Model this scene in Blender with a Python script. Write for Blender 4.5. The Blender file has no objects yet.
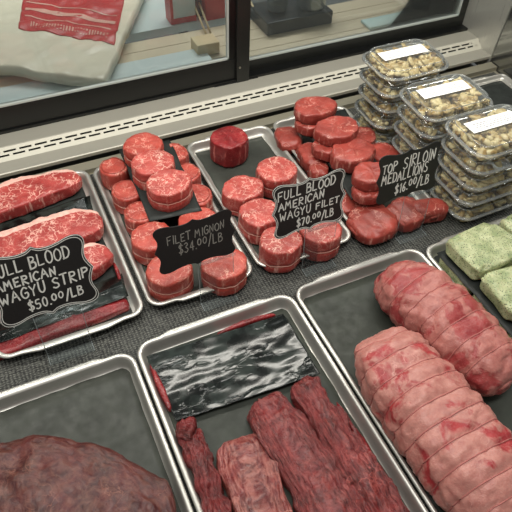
import bpy, bmesh, math, random
from mathutils import Vector, noise
from math import sin, cos, pi, hypot

sc = bpy.context.scene
C = sc.collection
# ---------------------------------------------------------------- camera
H = 1.0688
EX = Vector((0.90719692, -0.29266042, 0.30223107))
EY = Vector((-0.41951699, -0.68327696, 0.59761032))
EZ = Vector((0.03161064, -0.66894131, -0.74264277))
cam_data = bpy.data.cameras.new('camera')
cam = bpy.data.objects.new('camera', cam_data)
C.objects.link(cam)
from mathutils import Matrix
cam.matrix_world = Matrix((
    (EX[0], -EX[1], -EX[2], 0),
    (EY[0], -EY[1], -EY[2], 0),
    (EZ[0], -EZ[1], -EZ[2], H),
    (0, 0, 0, 1)))
cam_data.sensor_width = 36
cam_data.lens = 600 / 512 * 36
cam_data.clip_start = .01
sc.camera = cam

def G(u, v, z=0.0):
    """point of the photograph -> place on the horizontal plane at real height z"""
    c = Vector((u - 256, v - 256, 600))
    d = Vector((EX.dot(c), EY.dot(c), EZ.dot(c)))
    t = (z - H) / d.z
    return Vector((d.x * t, d.y * t, z))

# ---------------------------------------------------------------- light
world = bpy.data.worlds.new('world')
sc.world = world
world.use_nodes = True
bg = world.node_tree.nodes['Background']
bg.inputs[0].default_value = (1.0, 0.98, 0.93, 1)
bg.inputs[1].default_value = 0.24

def area(name, loc, rot, sx, sy, power, col):
    l = bpy.data.lights.new(name, 'AREA')
    l.shape = 'RECTANGLE'; l.size = sx; l.size_y = sy
    l.energy = power; l.color = col
    o = bpy.data.objects.new(name, l); C.objects.link(o)
    o.location = loc; o.rotation_euler = rot
    return o
# the case's own lamp tube (above the rear of the deck) and the shop's ceiling lamps
area('case_lamp', (0.7, 1.12, 0.98), (math.radians(-8), 0, 0), 2.6, 0.06, 12, (1.0, 0.96, 0.87))
area('ceiling_lamp', (0.2, 0.2, 2.6), (math.radians(8), 0, 0), 2.2, 0.5, 34, (1.0, 0.98, 0.93))
area('kitchen_lamp', (1.0, 3.0, 2.0), (math.radians(-10), 0, 0), 2.2, 0.5, 34, (1.0, 0.98, 0.95))

sc.view_settings.view_transform = 'Standard'
sc.view_settings.look = 'None'
sc.view_settings.gamma = 1
sc.view_settings.exposure = 0.35
sc.view_settings.use_curve_mapping = False
sc.cycles.transparent_max_bounces = 40

# ---------------------------------------------------------------- helpers
def tag(o, label=None, cat=None, group=None, kind=None):
    if label: o['label'] = label
    if cat: o['category'] = cat
    if group: o['group'] = group
    if kind: o['kind'] = kind
    return o

def thing(name, label, cat, loc=(0, 0, 0), group=None):
    o = bpy.data.objects.new(name, None); C.objects.link(o)
    o.location = loc; o.empty_display_size = .02
    tag(o, label, cat, group)
    return o

def mesh(name, verts, faces, mat, parent=None, smooth=True, uvs=None, fat=None, loc=None):
    """verts in world space; origin put at loc (or at the parent's place)"""
    org = Vector(loc) if loc is not None else (parent_world(parent) if parent else Vector((0, 0, 0)))
    me = bpy.data.meshes.new(name)
    me.from_pydata([tuple(Vector(v) - org) for v in verts], [], faces)
    bm = bmesh.new(); bm.from_mesh(me)
    bmesh.ops.recalc_face_normals(bm, faces=bm.faces)
    bm.to_mesh(me); bm.free()
    if smooth:
        me.polygons.foreach_set('use_smooth', [True] * len(me.polygons))
    if uvs:
        lay = me.uv_layers.new(name='UVMap')
        for lp in me.loops:
            lay.data[lp.index].uv = uvs[lp.vertex_index]
    if fat:
        at = me.attributes.new('fat', 'FLOAT', 'POINT')
        at.data.foreach_set('value', fat)
    me.materials.append(mat)
    o = bpy.data.objects.new(name, me); C.objects.link(o)
    if parent:
        o.parent = parent
        o.location = org - parent_world(parent)
    else:
        o.location = org
    return o

def parent_world(p):
    v = Vector((0, 0, 0))
    while p:
        v += p.location; p = p.parent
    return v

class MB:
    def __init__(s): s.v = []; s.f = []
    def box(s, x0, x1, y0, y1, z0, z1):
        b = len(s.v)
        s.v += [(x0, y0, z0), (x1, y0, z0), (x1, y1, z0), (x0, y1, z0), (x0, y0, z1), (x1, y0, z1), (x1, y1, z1), (x0, y1, z1)]
        s.f += [tuple(b + i for i in q) for q in ((0, 3, 2, 1), (4, 5, 6, 7), (0, 1, 5, 4), (1, 2, 6, 5), (2, 3, 7, 6), (3, 0, 4, 7))]
        return s
    def quad(s, *p):
        b = len(s.v); s.v += list(p); s.f.append(tuple(range(b, b + len(p)))); return s
    def tube(s, pts, r, n=6, closed=False):
        b = len(s.v); m = len(pts); pts = [Vector(p) for p in pts]
        for i, p in enumerate(pts):
            a = pts[(i - 1) % m] if (closed or i > 0) else p
            c = pts[(i + 1) % m] if (closed or i < m - 1) else p
            t = (c - a).normalized() if (c - a).length > 1e-9 else Vector((1, 0, 0))
            u = t.orthogonal().normalized() if abs(t.z) > .95 else t.cross(Vector((0, 0, 1))).normalized()
            w = t.cross(u)
            for k in range(n):
                an = 2 * pi * k / n
                s.v.append(tuple(p + (u * cos(an) + w * sin(an)) * r))
        for i in range(m if closed else m - 1):
            for k in range(n):
                i2 = (i + 1) % m; k2 = (k + 1) % n
                s.f.append((b + i * n + k, b + i2 * n + k, b + i2 * n + k2, b + i * n + k2))
        if not closed:
            s.f.append(tuple(b + k for k in range(n))[::-1]); s.f.append(tuple(b + (m - 1) * n + k for k in range(n)))
        return s
    def build(s, name, mat, parent=None, smooth=False, loc=None):
        return mesh(name, s.v, s.f, mat, parent, smooth, loc=loc)

def bevel(o, w, seg=2):
    m = o.modifiers.new('b', 'BEVEL'); m.width = w; m.segments = seg; m.limit_method = 'ANGLE'
    return o

def rloop(w, h, r, n=7, sub=1):
    """rounded rectangle, counter-clockwise, centred"""
    r = max(r, .0005)
    out = []
    cs = [(w / 2 - r, h / 2 - r, 0), (-w / 2 + r, h / 2 - r, pi / 2), (-w / 2 + r, -h / 2 + r, pi), (w / 2 - r, -h / 2 + r, 1.5 * pi)]
    for ci, (cx, cy, a0) in enumerate(cs):
        for k in range(n + 1):
            a = a0 + (pi / 2) * k / n
            out.append((cx + r * cos(a), cy + r * sin(a)))
        if sub > 1:
            nx = cs[(ci + 1) % 4]
            p = out[-1]; q = (nx[0] + r * cos(nx[2]), nx[1] + r * sin(nx[2]))
            for k in range(1, sub):
                t = k / sub; out.append((p[0] + (q[0] - p[0]) * t, p[1] + (q[1] - p[1]) * t))
    return out

def loops_mesh(loops, close_first=True, close_last=True):
    v = []; f = []; n = len(loops[0])
    for L in loops: v += L
    for i in range(len(loops) - 1):
        for k in range(n):
            k2 = (k + 1) % n
            f.append((i * n + k, i * n + k2, (i + 1) * n + k2, (i + 1) * n + k))
    if close_first: f.append(tuple(range(n))[::-1])
    if close_last: f.append(tuple((len(loops) - 1) * n + k for k in range(n)))
    return v, f

def fbm(p, sc_, o=3):
    a = 0; amp = 1; s = sc_
    for _ in range(o):
        a += noise.noise(Vector(p) * s) * amp; amp *= .5; s *= 2.1
    return a

def smooth_path(pts, n):
    """Catmull-Rom through tuples of any length"""
    P = [pts[0]] + list(pts) + [pts[-1]]
    out = []; segs = len(pts) - 1
    for i in range(n + 1):
        t = i / n * segs; k = min(int(t), segs - 1); t -= k
        a, b, c, d = P[k], P[k + 1], P[k + 2], P[k + 3]
        out.append(tuple(.5 * (2 * b[j] + (c[j] - a[j]) * t + (2 * a[j] - 5 * b[j] + 4 * c[j] - d[j]) * t * t + (3 * b[j] - a[j] - 3 * c[j] + d[j]) * t ** 3) for j in range(len(b))))
    return out

def sheet(name, label, quad, z, mat, amp=.0012, seed=0, n=26, droop=None, sc_=22, group=None, thick=.0008, cat='paper'):
    """a thin sheet of paper/film: quad = 4 xy corners (bl, br, tr, tl)"""
    bl, br, tr, tl = [Vector((q[0], q[1], 0)) for q in quad]
    top = []; 
    for j in range(n + 1):
        for i in range(n + 1):
            s, t = i / n, j / n
            p = (bl * (1 - s) + br * s) * (1 - t) + (tl * (1 - s) + tr * s) * t
            e = .003
            p.x += e * noise.noise(Vector((p.y * 20, seed, 1))) ; p.y += e * noise.noise(Vector((p.x * 20, seed, 5)))
            hgt = z + amp * (1 + fbm((p.x + seed, p.y * 1.6, seed * .7), sc_, 3))
            if droop: hgt += droop(s, t, p)
            top.append((p.x, p.y, hgt))
    v = top + [(a, b, c - thick) for a, b, c in top]; m = (n + 1) * (n + 1); f = []
    for j in range(n):
        for i in range(n):
            a = j * (n + 1) + i
            f.append((a, a + 1, a + n + 2, a + n + 1)); f.append((m + a, m + a + n + 1, m + a + n + 2, m + a + 1))
    ed = [i for i in range(n + 1)] + [(j + 1) * (n + 1) + n for j in range(n)] + [n * (n + 1) + n - 1 - i for i in range(n)] + [(n - 1 - j) * (n + 1) for j in range(n)]
    for k in range(len(ed) - 1): f.append((ed[k], m + ed[k], m + ed[k + 1], ed[k + 1]))
    c = (bl + tr) / 2
    o = mesh(name, v, f, mat, loc=(c.x, c.y, z))
    return tag(o, label, cat, group)

# ---------------------------------------------------------------- materials
def srgb(h):
    r, g, b = (int(h[i:i + 2], 16) / 255 for i in (0, 2, 4))
    f = lambda c: c / 12.92 if c <= .04045 else ((c + .055) / 1.055) ** 2.4
    return (f(r), f(g), f(b), 1)

class NT:
    def __init__(s, name):
        s.m = bpy.data.materials.new(name); s.m.use_nodes = True
        s.t = s.m.node_tree; s.n = s.t.nodes; s.b = s.n['Principled BSDF']; s.out = s.n['Material Output']
    def link(s, a, b): s.t.links.new(a, b)
    def node(s, typ, **kw):
        n = s.n.new(typ)
        for k, v in kw.items(): setattr(n, k, v)
        return n
    def setin(s, n, key, val):
        if val is None: return
        if hasattr(val, 'is_output') or isinstance(val, bpy.types.NodeSocket): s.link(val, n.inputs[key])
        else: n.inputs[key].default_value = val
    def coord(s, scale=(1, 1, 1), kind='Object', rnd=True, rot=(0, 0, 0)):
        tc = s.node('ShaderNodeTexCoord'); mp = s.node('ShaderNodeMapping')
        s.link(tc.outputs[kind], mp.inputs[0]); mp.inputs['Scale'].default_value = scale; mp.inputs['Rotation'].default_value = rot
        if rnd:
            oi = s.node('ShaderNodeObjectInfo'); mu = s.math('MULTIPLY', oi.outputs['Random'], 37.0)
            s.link(mu, mp.inputs['Location'])
        return mp.outputs[0]
    def noise(s, vec, scale, detail=3, rough=.55, dist=0.0, out=0):
        n = s.node('ShaderNodeTexNoise'); s.link(vec, n.inputs['Vector'])
        n.inputs['Scale'].default_value = scale; n.inputs['Detail'].default_value = detail
        n.inputs['Roughness'].default_value = rough; n.inputs['Distortion'].default_value = dist
        return n.outputs[out]
    def vor(s, vec, scale, feature='F1'):
        n = s.node('ShaderNodeTexVoronoi', feature=feature); s.link(vec, n.inputs['Vector']); n.inputs['Scale'].default_value = scale
        return n.outputs[0]
    def math(s, op, a, b=0.0, clamp=False):
        n = s.node('ShaderNodeMath', operation=op); n.use_clamp = clamp
        s.setin(n, 0, a); s.setin(n, 1, b); return n.outputs[0]
    def ramp(s, fac, lo, hi, a=0.0, b=1.0):
        n = s.node('ShaderNodeMapRange'); n.clamp = True
        s.link(fac, n.inputs[0]); n.inputs[1].default_value = lo; n.inputs[2].default_value = hi
        n.inputs[3].default_value = a; n.inputs[4].default_value = b
        return n.outputs[0]
    def mix(s, fac, a, b):
        n = s.node('ShaderNodeMix', data_type='RGBA')
        s.setin(n, 0, fac); s.setin(n, 6, a); s.setin(n, 7, b); return n.outputs[2]
    def bump(s, h, strength=.3, dist=.001):
        n = s.node('ShaderNodeBump'); s.link(h, n.inputs['Height'])
        n.inputs['Strength'].default_value = strength; n.inputs['Distance'].default_value = dist
        s.link(n.outputs[0], s.b.inputs['Normal']); return n
    def vadd(s, a, b, f):
        sb = s.node('ShaderNodeVectorMath', operation='SUBTRACT'); s.link(b, sb.inputs[0]); sb.inputs[1].default_value = (.5, .5, .5)
        sl = s.node('ShaderNodeVectorMath', operation='SCALE'); s.link(sb.outputs[0], sl.inputs[0]); sl.inputs['Scale'].default_value = f
        ad = s.node('ShaderNodeVectorMath', operation='ADD'); s.link(a, ad.inputs[0]); s.link(sl.outputs[0], ad.inputs[1])
        return ad.outputs[0]
    def set(s, **kw):
        for k, v in kw.items(): s.setin(s.b, k.replace('_', ' '), v)
        return s

def plain(name, col, rough=.5, metal=0.0, nscale=0, namt=.15, spec=None, bump=0):
    t = NT(name)
    c = srgb(col) if isinstance(col, str) else col
    if nscale:
        n = t.noise(t.coord(), nscale, 4)
        dk = tuple(x * (1 - namt) for x in c[:3]) + (1,); lt = tuple(min(1, x * (1 + namt)) for x in c[:3]) + (1,)
        t.set(Base_Color=t.mix(n, dk, lt))
        if bump: t.bump(n, bump, .001)
    else: t.set(Base_Color=c)
    t.set(Roughness=rough, Metallic=metal)
    if spec is not None: t.b.inputs['Specular IOR Level'].default_value = spec
    return t.m

def meat(name, base, dark, fatc, scale=60, amt=.5, width=.05, fibre=None, rough=.33, side=True, patch=None, bumps=.35, tint=.5):
    t = NT(name); v = t.coord()
    big = t.noise(v, 28, 4)
    col = t.mix(t.ramp(big, .33, .68), srgb(base), srgb(dark))
    fine = t.noise(v, 260, 3)
    col = t.mix(t.ramp(fine, .5, .85, 0, .15), col, srgb(fatc))
    # marbling: thin branching veins
    warp = t.vadd(v, t.noise(v, 40, 2, out=1), .06)
    e1 = t.ramp(t.vor(warp, scale, 'DISTANCE_TO_EDGE'), 0, width, 1, 0)
    m1 = t.math('MULTIPLY', e1, t.ramp(t.noise(v, scale * .55, 3), .58 - amt * .22, .78 - amt * .2))
    e2 = t.ramp(t.vor(warp, scale * 1.9, 'DISTANCE_TO_EDGE'), 0, width * 1.1, .6, 0)
    m2 = t.math('MULTIPLY', e2, t.ramp(t.noise(v, scale * 1.1, 2), .66 - amt * .15, .82 - amt * .15))
    marb = t.math('MAXIMUM', m1, m2)
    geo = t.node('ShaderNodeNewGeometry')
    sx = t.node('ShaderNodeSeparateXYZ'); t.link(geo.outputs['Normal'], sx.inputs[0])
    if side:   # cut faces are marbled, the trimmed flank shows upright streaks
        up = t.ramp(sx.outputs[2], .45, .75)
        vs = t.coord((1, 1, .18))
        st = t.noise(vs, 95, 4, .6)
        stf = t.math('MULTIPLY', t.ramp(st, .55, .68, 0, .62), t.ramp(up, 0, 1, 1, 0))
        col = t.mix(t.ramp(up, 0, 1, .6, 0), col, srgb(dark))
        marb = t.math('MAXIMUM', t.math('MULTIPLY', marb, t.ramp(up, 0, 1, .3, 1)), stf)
    h = t.math('ADD', fine, t.math('MULTIPLY', big, 2.0))
    if fibre:  # muscle grain running along the cut: UV x along, y across
        uv = t.node('ShaderNodeUVMap').outputs[0]
        mp = t.node('ShaderNodeMapping'); t.link(t.vadd(uv, t.noise(v, 14, 2, out=1), fibre[3]), mp.inputs[0])
        mp.inputs['Scale'].default_value = (fibre[0], fibre[1], 1); mp.inputs['Rotation'].default_value = (0, 0, fibre[2])
        fb = t.noise(mp.outputs[0], 1.0, 5, .62, .4)
        col = t.mix(t.ramp(fb, .42, .66, 0, tint), col, srgb(fatc))
        col = t.mix(t.ramp(fb, .26, .44, .75, 0), col, srgb(dark))
        h = t.math('ADD', t.math('MULTIPLY', h, .5), t.math('MULTIPLY', fb, 3.4))
    if patch:  # cap fat over the muscle: (colour, noise scale, lo, hi)
        pn = t.noise(v, patch[1], 4, .55, .6)
        pm = t.ramp(pn, patch[2], patch[3])
        pc = t.mix(t.ramp(t.noise(v, 70, 4), .3, .7), srgb(patch[0]), srgb(patch[4]))
        col = t.mix(pm, col, pc)
        h = t.math('ADD', h, t.math('MULTIPLY', pm, .8))
    col = t.mix(t.math('MULTIPLY', marb, .95), col, srgb(fatc))
    at = t.node('ShaderNodeAttribute', attribute_name='fat')
    fcol = t.mix(t.ramp(t.noise(v, 90, 3), .3, .7), srgb('e9c2b4'), srgb('dba397'))
    col = t.mix(t.ramp(t.math('ADD', at.outputs['Fac'], t.math('MULTIPLY', t.math('SUBTRACT', t.noise(v, 60, 3), .5), .5)), .4, .6), col, fcol)
    t.set(Base_Color=col, Roughness=t.ramp(fine, .2, .8, rough - .06, rough + .14))
    t.b.inputs['Specular IOR Level'].default_value = .42
    t.b.inputs['Subsurface Weight'].default_value = .06
    t.b.inputs['Subsurface Radius'].default_value = (.006, .002, .0015)
    t.b.inputs['Subsurface Scale'].default_value = 1
    t.bump(h, bumps, .0016)
    return t.m

M = {}
M['filet'] = meat('filet_meat', 'bb5044', '9a3930', 'edb9a6', 40, .7, .05)
M['wagyu'] = meat('wagyu_meat', 'bc524a', '9c3b35', 'f0c2b2', 46, .95, .06)
M['aged'] = meat('aged_meat', '96262a', '6b171a', 'd07a70', 60, .6, .05)
M['sirloin'] = meat('sirloin_meat', 'a5463c', '82322b', 'dba090', 20, .8, .03)
M['strip'] = meat('strip_meat', 'b24742', '912f2d', 'efc0b0', 34, 1.0, .06)
M['flank'] = meat('flank_meat', '6f191d', '3a0a0c', 'ad5a54', 14, .35, .03, fibre=(5, 70, 0.0, .03), rough=.27, side=False, bumps=.75, tint=.5)
M['flap'] = meat('flap_meat', '782222', '481012', 'bd7c70', 14, .75, .06, fibre=(5, 45, .15, .03), rough=.27, side=False, bumps=.4, tint=.55)
M['skirt'] = meat('skirt_meat', '6c171b', '3b0a0c', 'a95651', 18, .35, .04, fibre=(7, 70, .1, .06), rough=.27, side=False, bumps=.7, tint=.4)
M['tritip'] = meat('tritip_meat', '52191a', '330d0c', '93604f', 30, .15, .035, fibre=(7, 20, .6, .12), rough=.3, side=False, bumps=.5, tint=.3)
M['scrap'] = meat('scrap_meat', '8c1d22', '5a1013', 'd0807a', 40, .4, .05, rough=.25, side=False)
M['roast'] = meat('roast_meat', 'a83a3c', '8c2a2e', 'e2aaa0', 26, .3, .03, rough=.36, side=False, patch=('bd8479', 15, .37, .44, 'a5675f'), bumps=.55)
M['roast2'] = meat('roast_meat_trimmed', 'a04442', '862d30', 'd9a096', 26, .05, .03, rough=.36, side=False, patch=('b4746b', 18, .44, .51, '9a5a54'), bumps=.55)
M['twine'] = plain('butcher_twine', 'c99a8b', .7, 0, 300, .2)
M['twine_red'] = plain('soaked_twine', 'a5605a', .6, 0, 300, .2)

def steel(name, col, rough=.32, brushed=True, metal=.85):
    t = NT(name)
    n = t.noise(t.coord((1, 40, 1) if brushed else (1, 1, 1), rnd=False), 14, 4)
    c = srgb(col)
    t.set(Base_Color=t.mix(n, tuple(x * .86 for x in c[:3]) + (1,), c), Metallic=metal, Roughness=t.ramp(n, .2, .8, rough - .06, rough + .1))
    t.bump(n, .05, .0005)
    return t.m
M['tray'] = steel('tray_aluminium', 'cfcdc6', .38, False, .75)
M['ledge'] = steel('ledge_steel', 'a9a69a', .45, True, .35)
M['vent'] = plain('vent_strip_cream', 'b4b1a3', .5, .1, 40, .05)
M['panel'] = steel('panel_steel', 'c4c3bb', .3, True, .6)
M['frame'] = plain('black_door_frame', '0b0c0c', .32, 0, 60, .2)
M['frame2'] = plain('dark_bronze_frame', '1b1c1a', .35, 0, 60, .2)
M['gasket'] = plain('pale_gasket', 'b9c0bb', .35, .3)
M['screw'] = plain('screw_metal', 'aaa79c', .3, .9)
M['black'] = plain('black_void', '050505', .8)
M['trough'] = plain('trough_dark', '57534a', .5, .3)
M['rail'] = steel('rail_steel', 'a9a492', .4, True, .6)

def deck_mat():
    t = NT('woven_mat'); v = t.coord(rnd=False)
    w = t.vadd(v, t.noise(v, 60, 2, out=1), .004)
    a = t.node('ShaderNodeTexWave', wave_type='BANDS', bands_direction='X'); t.link(w, a.inputs[0]); a.inputs['Scale'].default_value = 42; a.inputs['Distortion'].default_value = .6
    b = t.node('ShaderNodeTexWave', wave_type='BANDS', bands_direction='Y'); t.link(w, b.inputs[0]); b.inputs['Scale'].default_value = 58; b.inputs['Distortion'].default_value = .6
    m = t.math('MULTIPLY', a.outputs[1], b.outputs[1])
    vv = t.vor(v, 190)
    m = t.math('MULTIPLY', t.math('ADD', m, t.ramp(vv, .2, .7, .4, 0)), t.ramp(t.noise(v, 18, 3), .3, .7, .65, 1.1))
    t.set(Base_Color=t.mix(m, srgb('0c0d0e'), srgb('70716a')), Roughness=.6)
    t.bump(m, .8, .0025)
    return t.m
M['mat'] = deck_mat()

def paper(name, col, rough=.5, wet=.3):
    t = NT(name); v = t.coord()
    n = t.noise(v, 16, 4); st = t.noise(v, 55, 4)
    c = srgb(col)
    t.set(Base_Color=t.mix(t.ramp(n, .35, .7), tuple(x * .62 for x in c[:3]) + (1,), c), Roughness=t.ramp(st, .35, .7, rough - .1, rough + .2))
    t.b.inputs['Specular IOR Level'].default_value = wet
    t.bump(n, .35, .004)
    return t.m
M['paper'] = paper('steak_paper_green_black', '3b3f38')
M['paper_grey'] = paper('steak_paper_grey', '42453f')
M['paper_dark'] = paper('steak_paper_dark', '2c302e')

def film():
    t = NT('black_wet_film'); v = t.coord((1, 2.6, 1), rot=(0, 0, .12))
    w = t.vadd(v, t.noise(v, 16, 2, out=1), .018)
    r1 = t.noise(w, 9, 3, .45, .35)
    ridge = t.math('SUBTRACT', 1.0, t.math('MULTIPLY', t.math('ABSOLUTE', t.math('SUBTRACT', r1, .5)), 40.0), True)
    pat = t.ramp(t.noise(t.coord(), 24, 3), .4, .62)
    t.set(Base_Color=t.mix(pat, srgb('0a0e0d'), srgb('2a312e')), Roughness=.14)
    t.b.inputs['Specular IOR Level'].default_value = .38
    gate = t.ramp(t.noise(t.coord(), 13, 2), .42, .58)
    t.bump(t.math('ADD', t.math('MULTIPLY', t.math('MULTIPLY', ridge, gate), .5), t.math('MULTIPLY', r1, .22)), .5, .003)
    return t.m
M['film'] = film()

def clear(name, tint=(1, 1, 1, 1), rough=.04, haze=.0, fr=1.45, hazec=(.8, .85, .85, 1)):
    t = NT(name)
    tr = t.node('ShaderNodeBsdfTransparent'); tr.inputs[0].default_value = tint
    gl = t.node('ShaderNodeBsdfGlossy'); gl.inputs['Roughness'].default_value = rough
    df = t.node('ShaderNodeBsdfDiffuse'); df.inputs[0].default_value = hazec
    f = t.node('ShaderNodeFresnel'); f.inputs[0].default_value = fr
    m0 = t.node('ShaderNodeMixShader'); m0.inputs[0].default_value = haze; t.link(tr.outputs[0], m0.inputs[1]); t.link(df.outputs[0], m0.inputs[2])
    m1 = t.node('ShaderNodeMixShader'); t.link(f.outputs[0], m1.inputs[0]); t.link(m0.outputs[0], m1.inputs[1]); t.link(gl.outputs[0], m1.inputs[2])
    t.link(m1.outputs[0], t.out.inputs[0])
    return t.m
M['acrylic'] = clear('clear_acrylic', (.93, .95, .95, 1), .05, .03, 1.15)
M['edge'] = clear('acrylic_edge', (.8, .85, .85, 1), .1, .28, 1.3)
M['clam'] = clear('clamshell_plastic', (.985, .99, .985, 1), .07, .05, 1.33)
M['clamrim'] = clear('clamshell_rim', (.92, .94, .93, 1), .1, .2, 1.45)
M['glass'] = clear('door_glass', (.93, .96, .95, 1), .02, .05, 1.4, (.6, .66, .64, 1))
M['board'] = plain('chalkboard', '161514', .55, 0, 90, .3)
M['chalk'] = plain('chalk_white', 'dcdcd4', .8, 0, 400, .12)
M['chalk_dim'] = plain('chalk_faint', '8d8a82', .8, 0, 400, .25)
M['white'] = plain('sticker_white', 'eeeeea', .6)
M['ink'] = plain('sticker_ink', '66666a', .7)

def pieces_mat():
    t = NT('mushroom_pieces'); v = t.coord()
    c = t.node('ShaderNodeTexVoronoi'); t.link(v, c.inputs[0]); c.inputs['Scale'].default_value = 55
    hs = t.node('ShaderNodeSeparateColor'); t.link(c.outputs[1], hs.inputs[0])
    col = t.mix(t.ramp(hs.outputs[0], .1, .75), srgb('967a40'), srgb('c8ba8c'))
    col = t.mix(t.ramp(hs.outputs[1], .88, .92), col, srgb('5e4a2e'))
    col = t.mix(t.ramp(t.noise(v, 120, 3), .6, .75), col, srgb('55422a'))
    t.set(Base_Color=col, Roughness=.35); t.bump(t.noise(v, 90, 3), .4, .002)
    return t.m
M['pieces'] = pieces_mat()

def herb():
    t = NT('herb_coated_fish'); v = t.coord()
    col = t.mix(t.ramp(t.noise(v, 35, 3), .35, .65), srgb('8b976a'), srgb('bcc096'))
    sp = t.math('MULTIPLY', t.ramp(t.vor(v, 170), .12, .3, 1, 0), t.ramp(t.noise(v, 60, 3), .3, .42))
    sp2 = t.math('MULTIPLY', t.ramp(t.vor(t.coord((1, .6, 1), rot=(0, 0, .7)), 300), .15, .32, 1, 0), t.ramp(t.noise(v, 80, 3), .32, .45))
    col = t.mix(t.math('MAXIMUM', sp, sp2), col, srgb('2f3c22'))
    t.set(Base_Color=col, Roughness=.5); t.bump(t.noise(v, 110, 4), .8, .003)
    t.b.inputs['Subsurface Weight'].default_value = .08
    t.b.inputs['Subsurface Scale'].default_value = .005
    return t.m
M['herb'] = herb()

# ---------------------------------------------------------------- setting
# deck under the trays
tag(MB().box(-1.1, 1.547, -.1, 1.335, -.03, -.004).build('display_deck', M['rail']), kind='structure')
mt = MB().box(-1.09, 1.53, -.09, 1.305, -.004, 0).build('woven_mat', M['mat'])
tag(mt, 'black woven grip mat covering the shelf under all the meat trays', 'mat')
tag(MB().box(-1.1, 1.547, 1.312, 1.346, -.004, .012).build('trim_1', M['rail']), kind='structure')
tag(MB().box(-1.1, 1.547, 1.335, 1.50, -.06, -.04).build('rear_trough', M['trough']), kind='structure')
# rear ledge with vent strip: front lip, sloped slotted riser, flat shelf
LX0, LX1 = -1.1, 1.547
def ledge():
    prof = [(1.363, .016), (1.357, .018), (1.3565, .028), (1.359, .030), (1.380, .0305), (1.404, .031)]
    b = MB()
    def strip(pr):
        for (ya, za), (yb, zb) in zip(pr, pr[1:]):
            b.quad((LX0, ya, za), (LX1, ya, za), (LX1, yb, zb), (LX0, yb, zb))
    strip(prof)
    strip([(1.434, .0545), (1.437, .0555), (1.53, .053), (1.53, .0), (1.40, .0), (1.363, .016)])
    root = b.build('rear_ledge', M['ledge'])
    tag(root, kind='structure')
    # slotted riser
    s = MB(); y0, z0, y1, z1 = 1.404, .031, 1.434, .0545
    P = lambda x, t: (x, y0 + (y1 - y0) * t, z0 + (z1 - z0) * t)
    rows = [(0, .34, 0, 0), (.34, .47, 1, 0), (.47, .63, 0, 0), (.63, .76, 1, .02), (.76, 1, 0, 0)]
    for t0, t1, slot, off in rows:
        if not slot:
            s.quad(P(LX0, t0), P(LX1, t0), P(LX1, t1), P(LX0, t1))
        else:
            x = LX0 + off
            while x < LX1:
                xe = min(x + .009, LX1)
                s.quad(P(x, t0), P(xe, t0), P(xe, t1), P(x, t1)); x += .041
            s.quad(P(1.515, t0), P(LX1, t0), P(LX1, t1), P(1.515, t1))
    s.build('vent_strip', M['vent'], root)
    MB().box(LX0, LX1, 1.425, 1.44, .012, .03).build('vent_cavity', M['black'], root)
    sa, sb_ = G(214, 86, .0565), G(258, 77, .0565)
    MB().box(sa.x, sb_.x, (sa.y + sb_.y) / 2 - .003, (sa.y + sb_.y) / 2 + .003, .0535, .0565).build('slot', M['black'], root)
ledge()
# side panel at the right end
pn = MB().quad((1.547, 1.357, -.03), (1.547, 1.33, .5), (1.547, 1.62, .5), (1.547, 1.62, -.03)).quad((1.56, 1.357, -.03), (1.56, 1.33, .5), (1.56, 1.62, .5), (1.56, 1.62, -.03))
pn.quad((1.547, 1.357, -.03), (1.56, 1.357, -.03), (1.56, 1.33, .5), (1.547, 1.33, .5))
tag(pn.build('wall_right', M['panel']), kind='structure')
M['mirror'] = plain('polished_side_steel', '9fa09c', .14, .9)
tag(MB().box(1.551, 1.563, -.1, 1.356, -.03, .6).build('wall_right_front', M['mirror']), kind='structure')

# sliding rear doors
def door(name, x0, x1, y, zb, fb, st, fm, screw=None):
    """frame bottom height fb, stile width st, glass above"""
    root = tag(bpy.data.objects.new(name, None), kind='structure'); C.objects.link(root); root.location = (x0, y, zb)
    t = .02; zt = .95
    b = MB().box(x0, x1, y, y + t, zb, zb + fb).box(x0, x0 + st, y, y + t, zb + fb, zt).box(x1 - st, x1, y, y + t, zb + fb, zt).box(x0, x1, y, y + t, zt, zt + .04)
    bevel(b.build('window_frame', fm, root), .002)
    g = .0045
    bb = MB().box(x0 + st, x1 - st, y - .0012, y + t * .6, zb + fb, zb + fb + g).box(x1 - st - g, x1 - st, y - .0012, y + t * .6, zb + fb, zt).box(x0 + st, x0 + st + g, y - .0012, y + t * .6, zb + fb, zt)
    bb.build('gasket', M['gasket'], root)
    MB().box(x0 + st, x1 - st, y + .008, y + .012, zb + fb, zt).build('pane', M['glass'], root)
    if screw:
        v = []; n = 14
        s = MB(); s.tube([(screw[0], 1.4865, screw[1]), (screw[0], 1.489, screw[1])], .0035, n); s.build('screw', M['screw'], root)
door('window_1', -1.1, .662, 1.50, .0535, .078, .025, M['frame'])
door('window_2', .655, 1.547, 1.525, .0535, .045, .030, M['frame2'], (.668, .105))
tag(bevel(MB().box(.659, .700, 1.488, 1.53, .0535, .95).build('mullion', M['frame2']), .002), kind='structure')
tag(MB().box(-1.1, 1.547, 1.494, 1.56, .0525, .062).build('trim_2', M['frame']), kind='structure')

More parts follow.
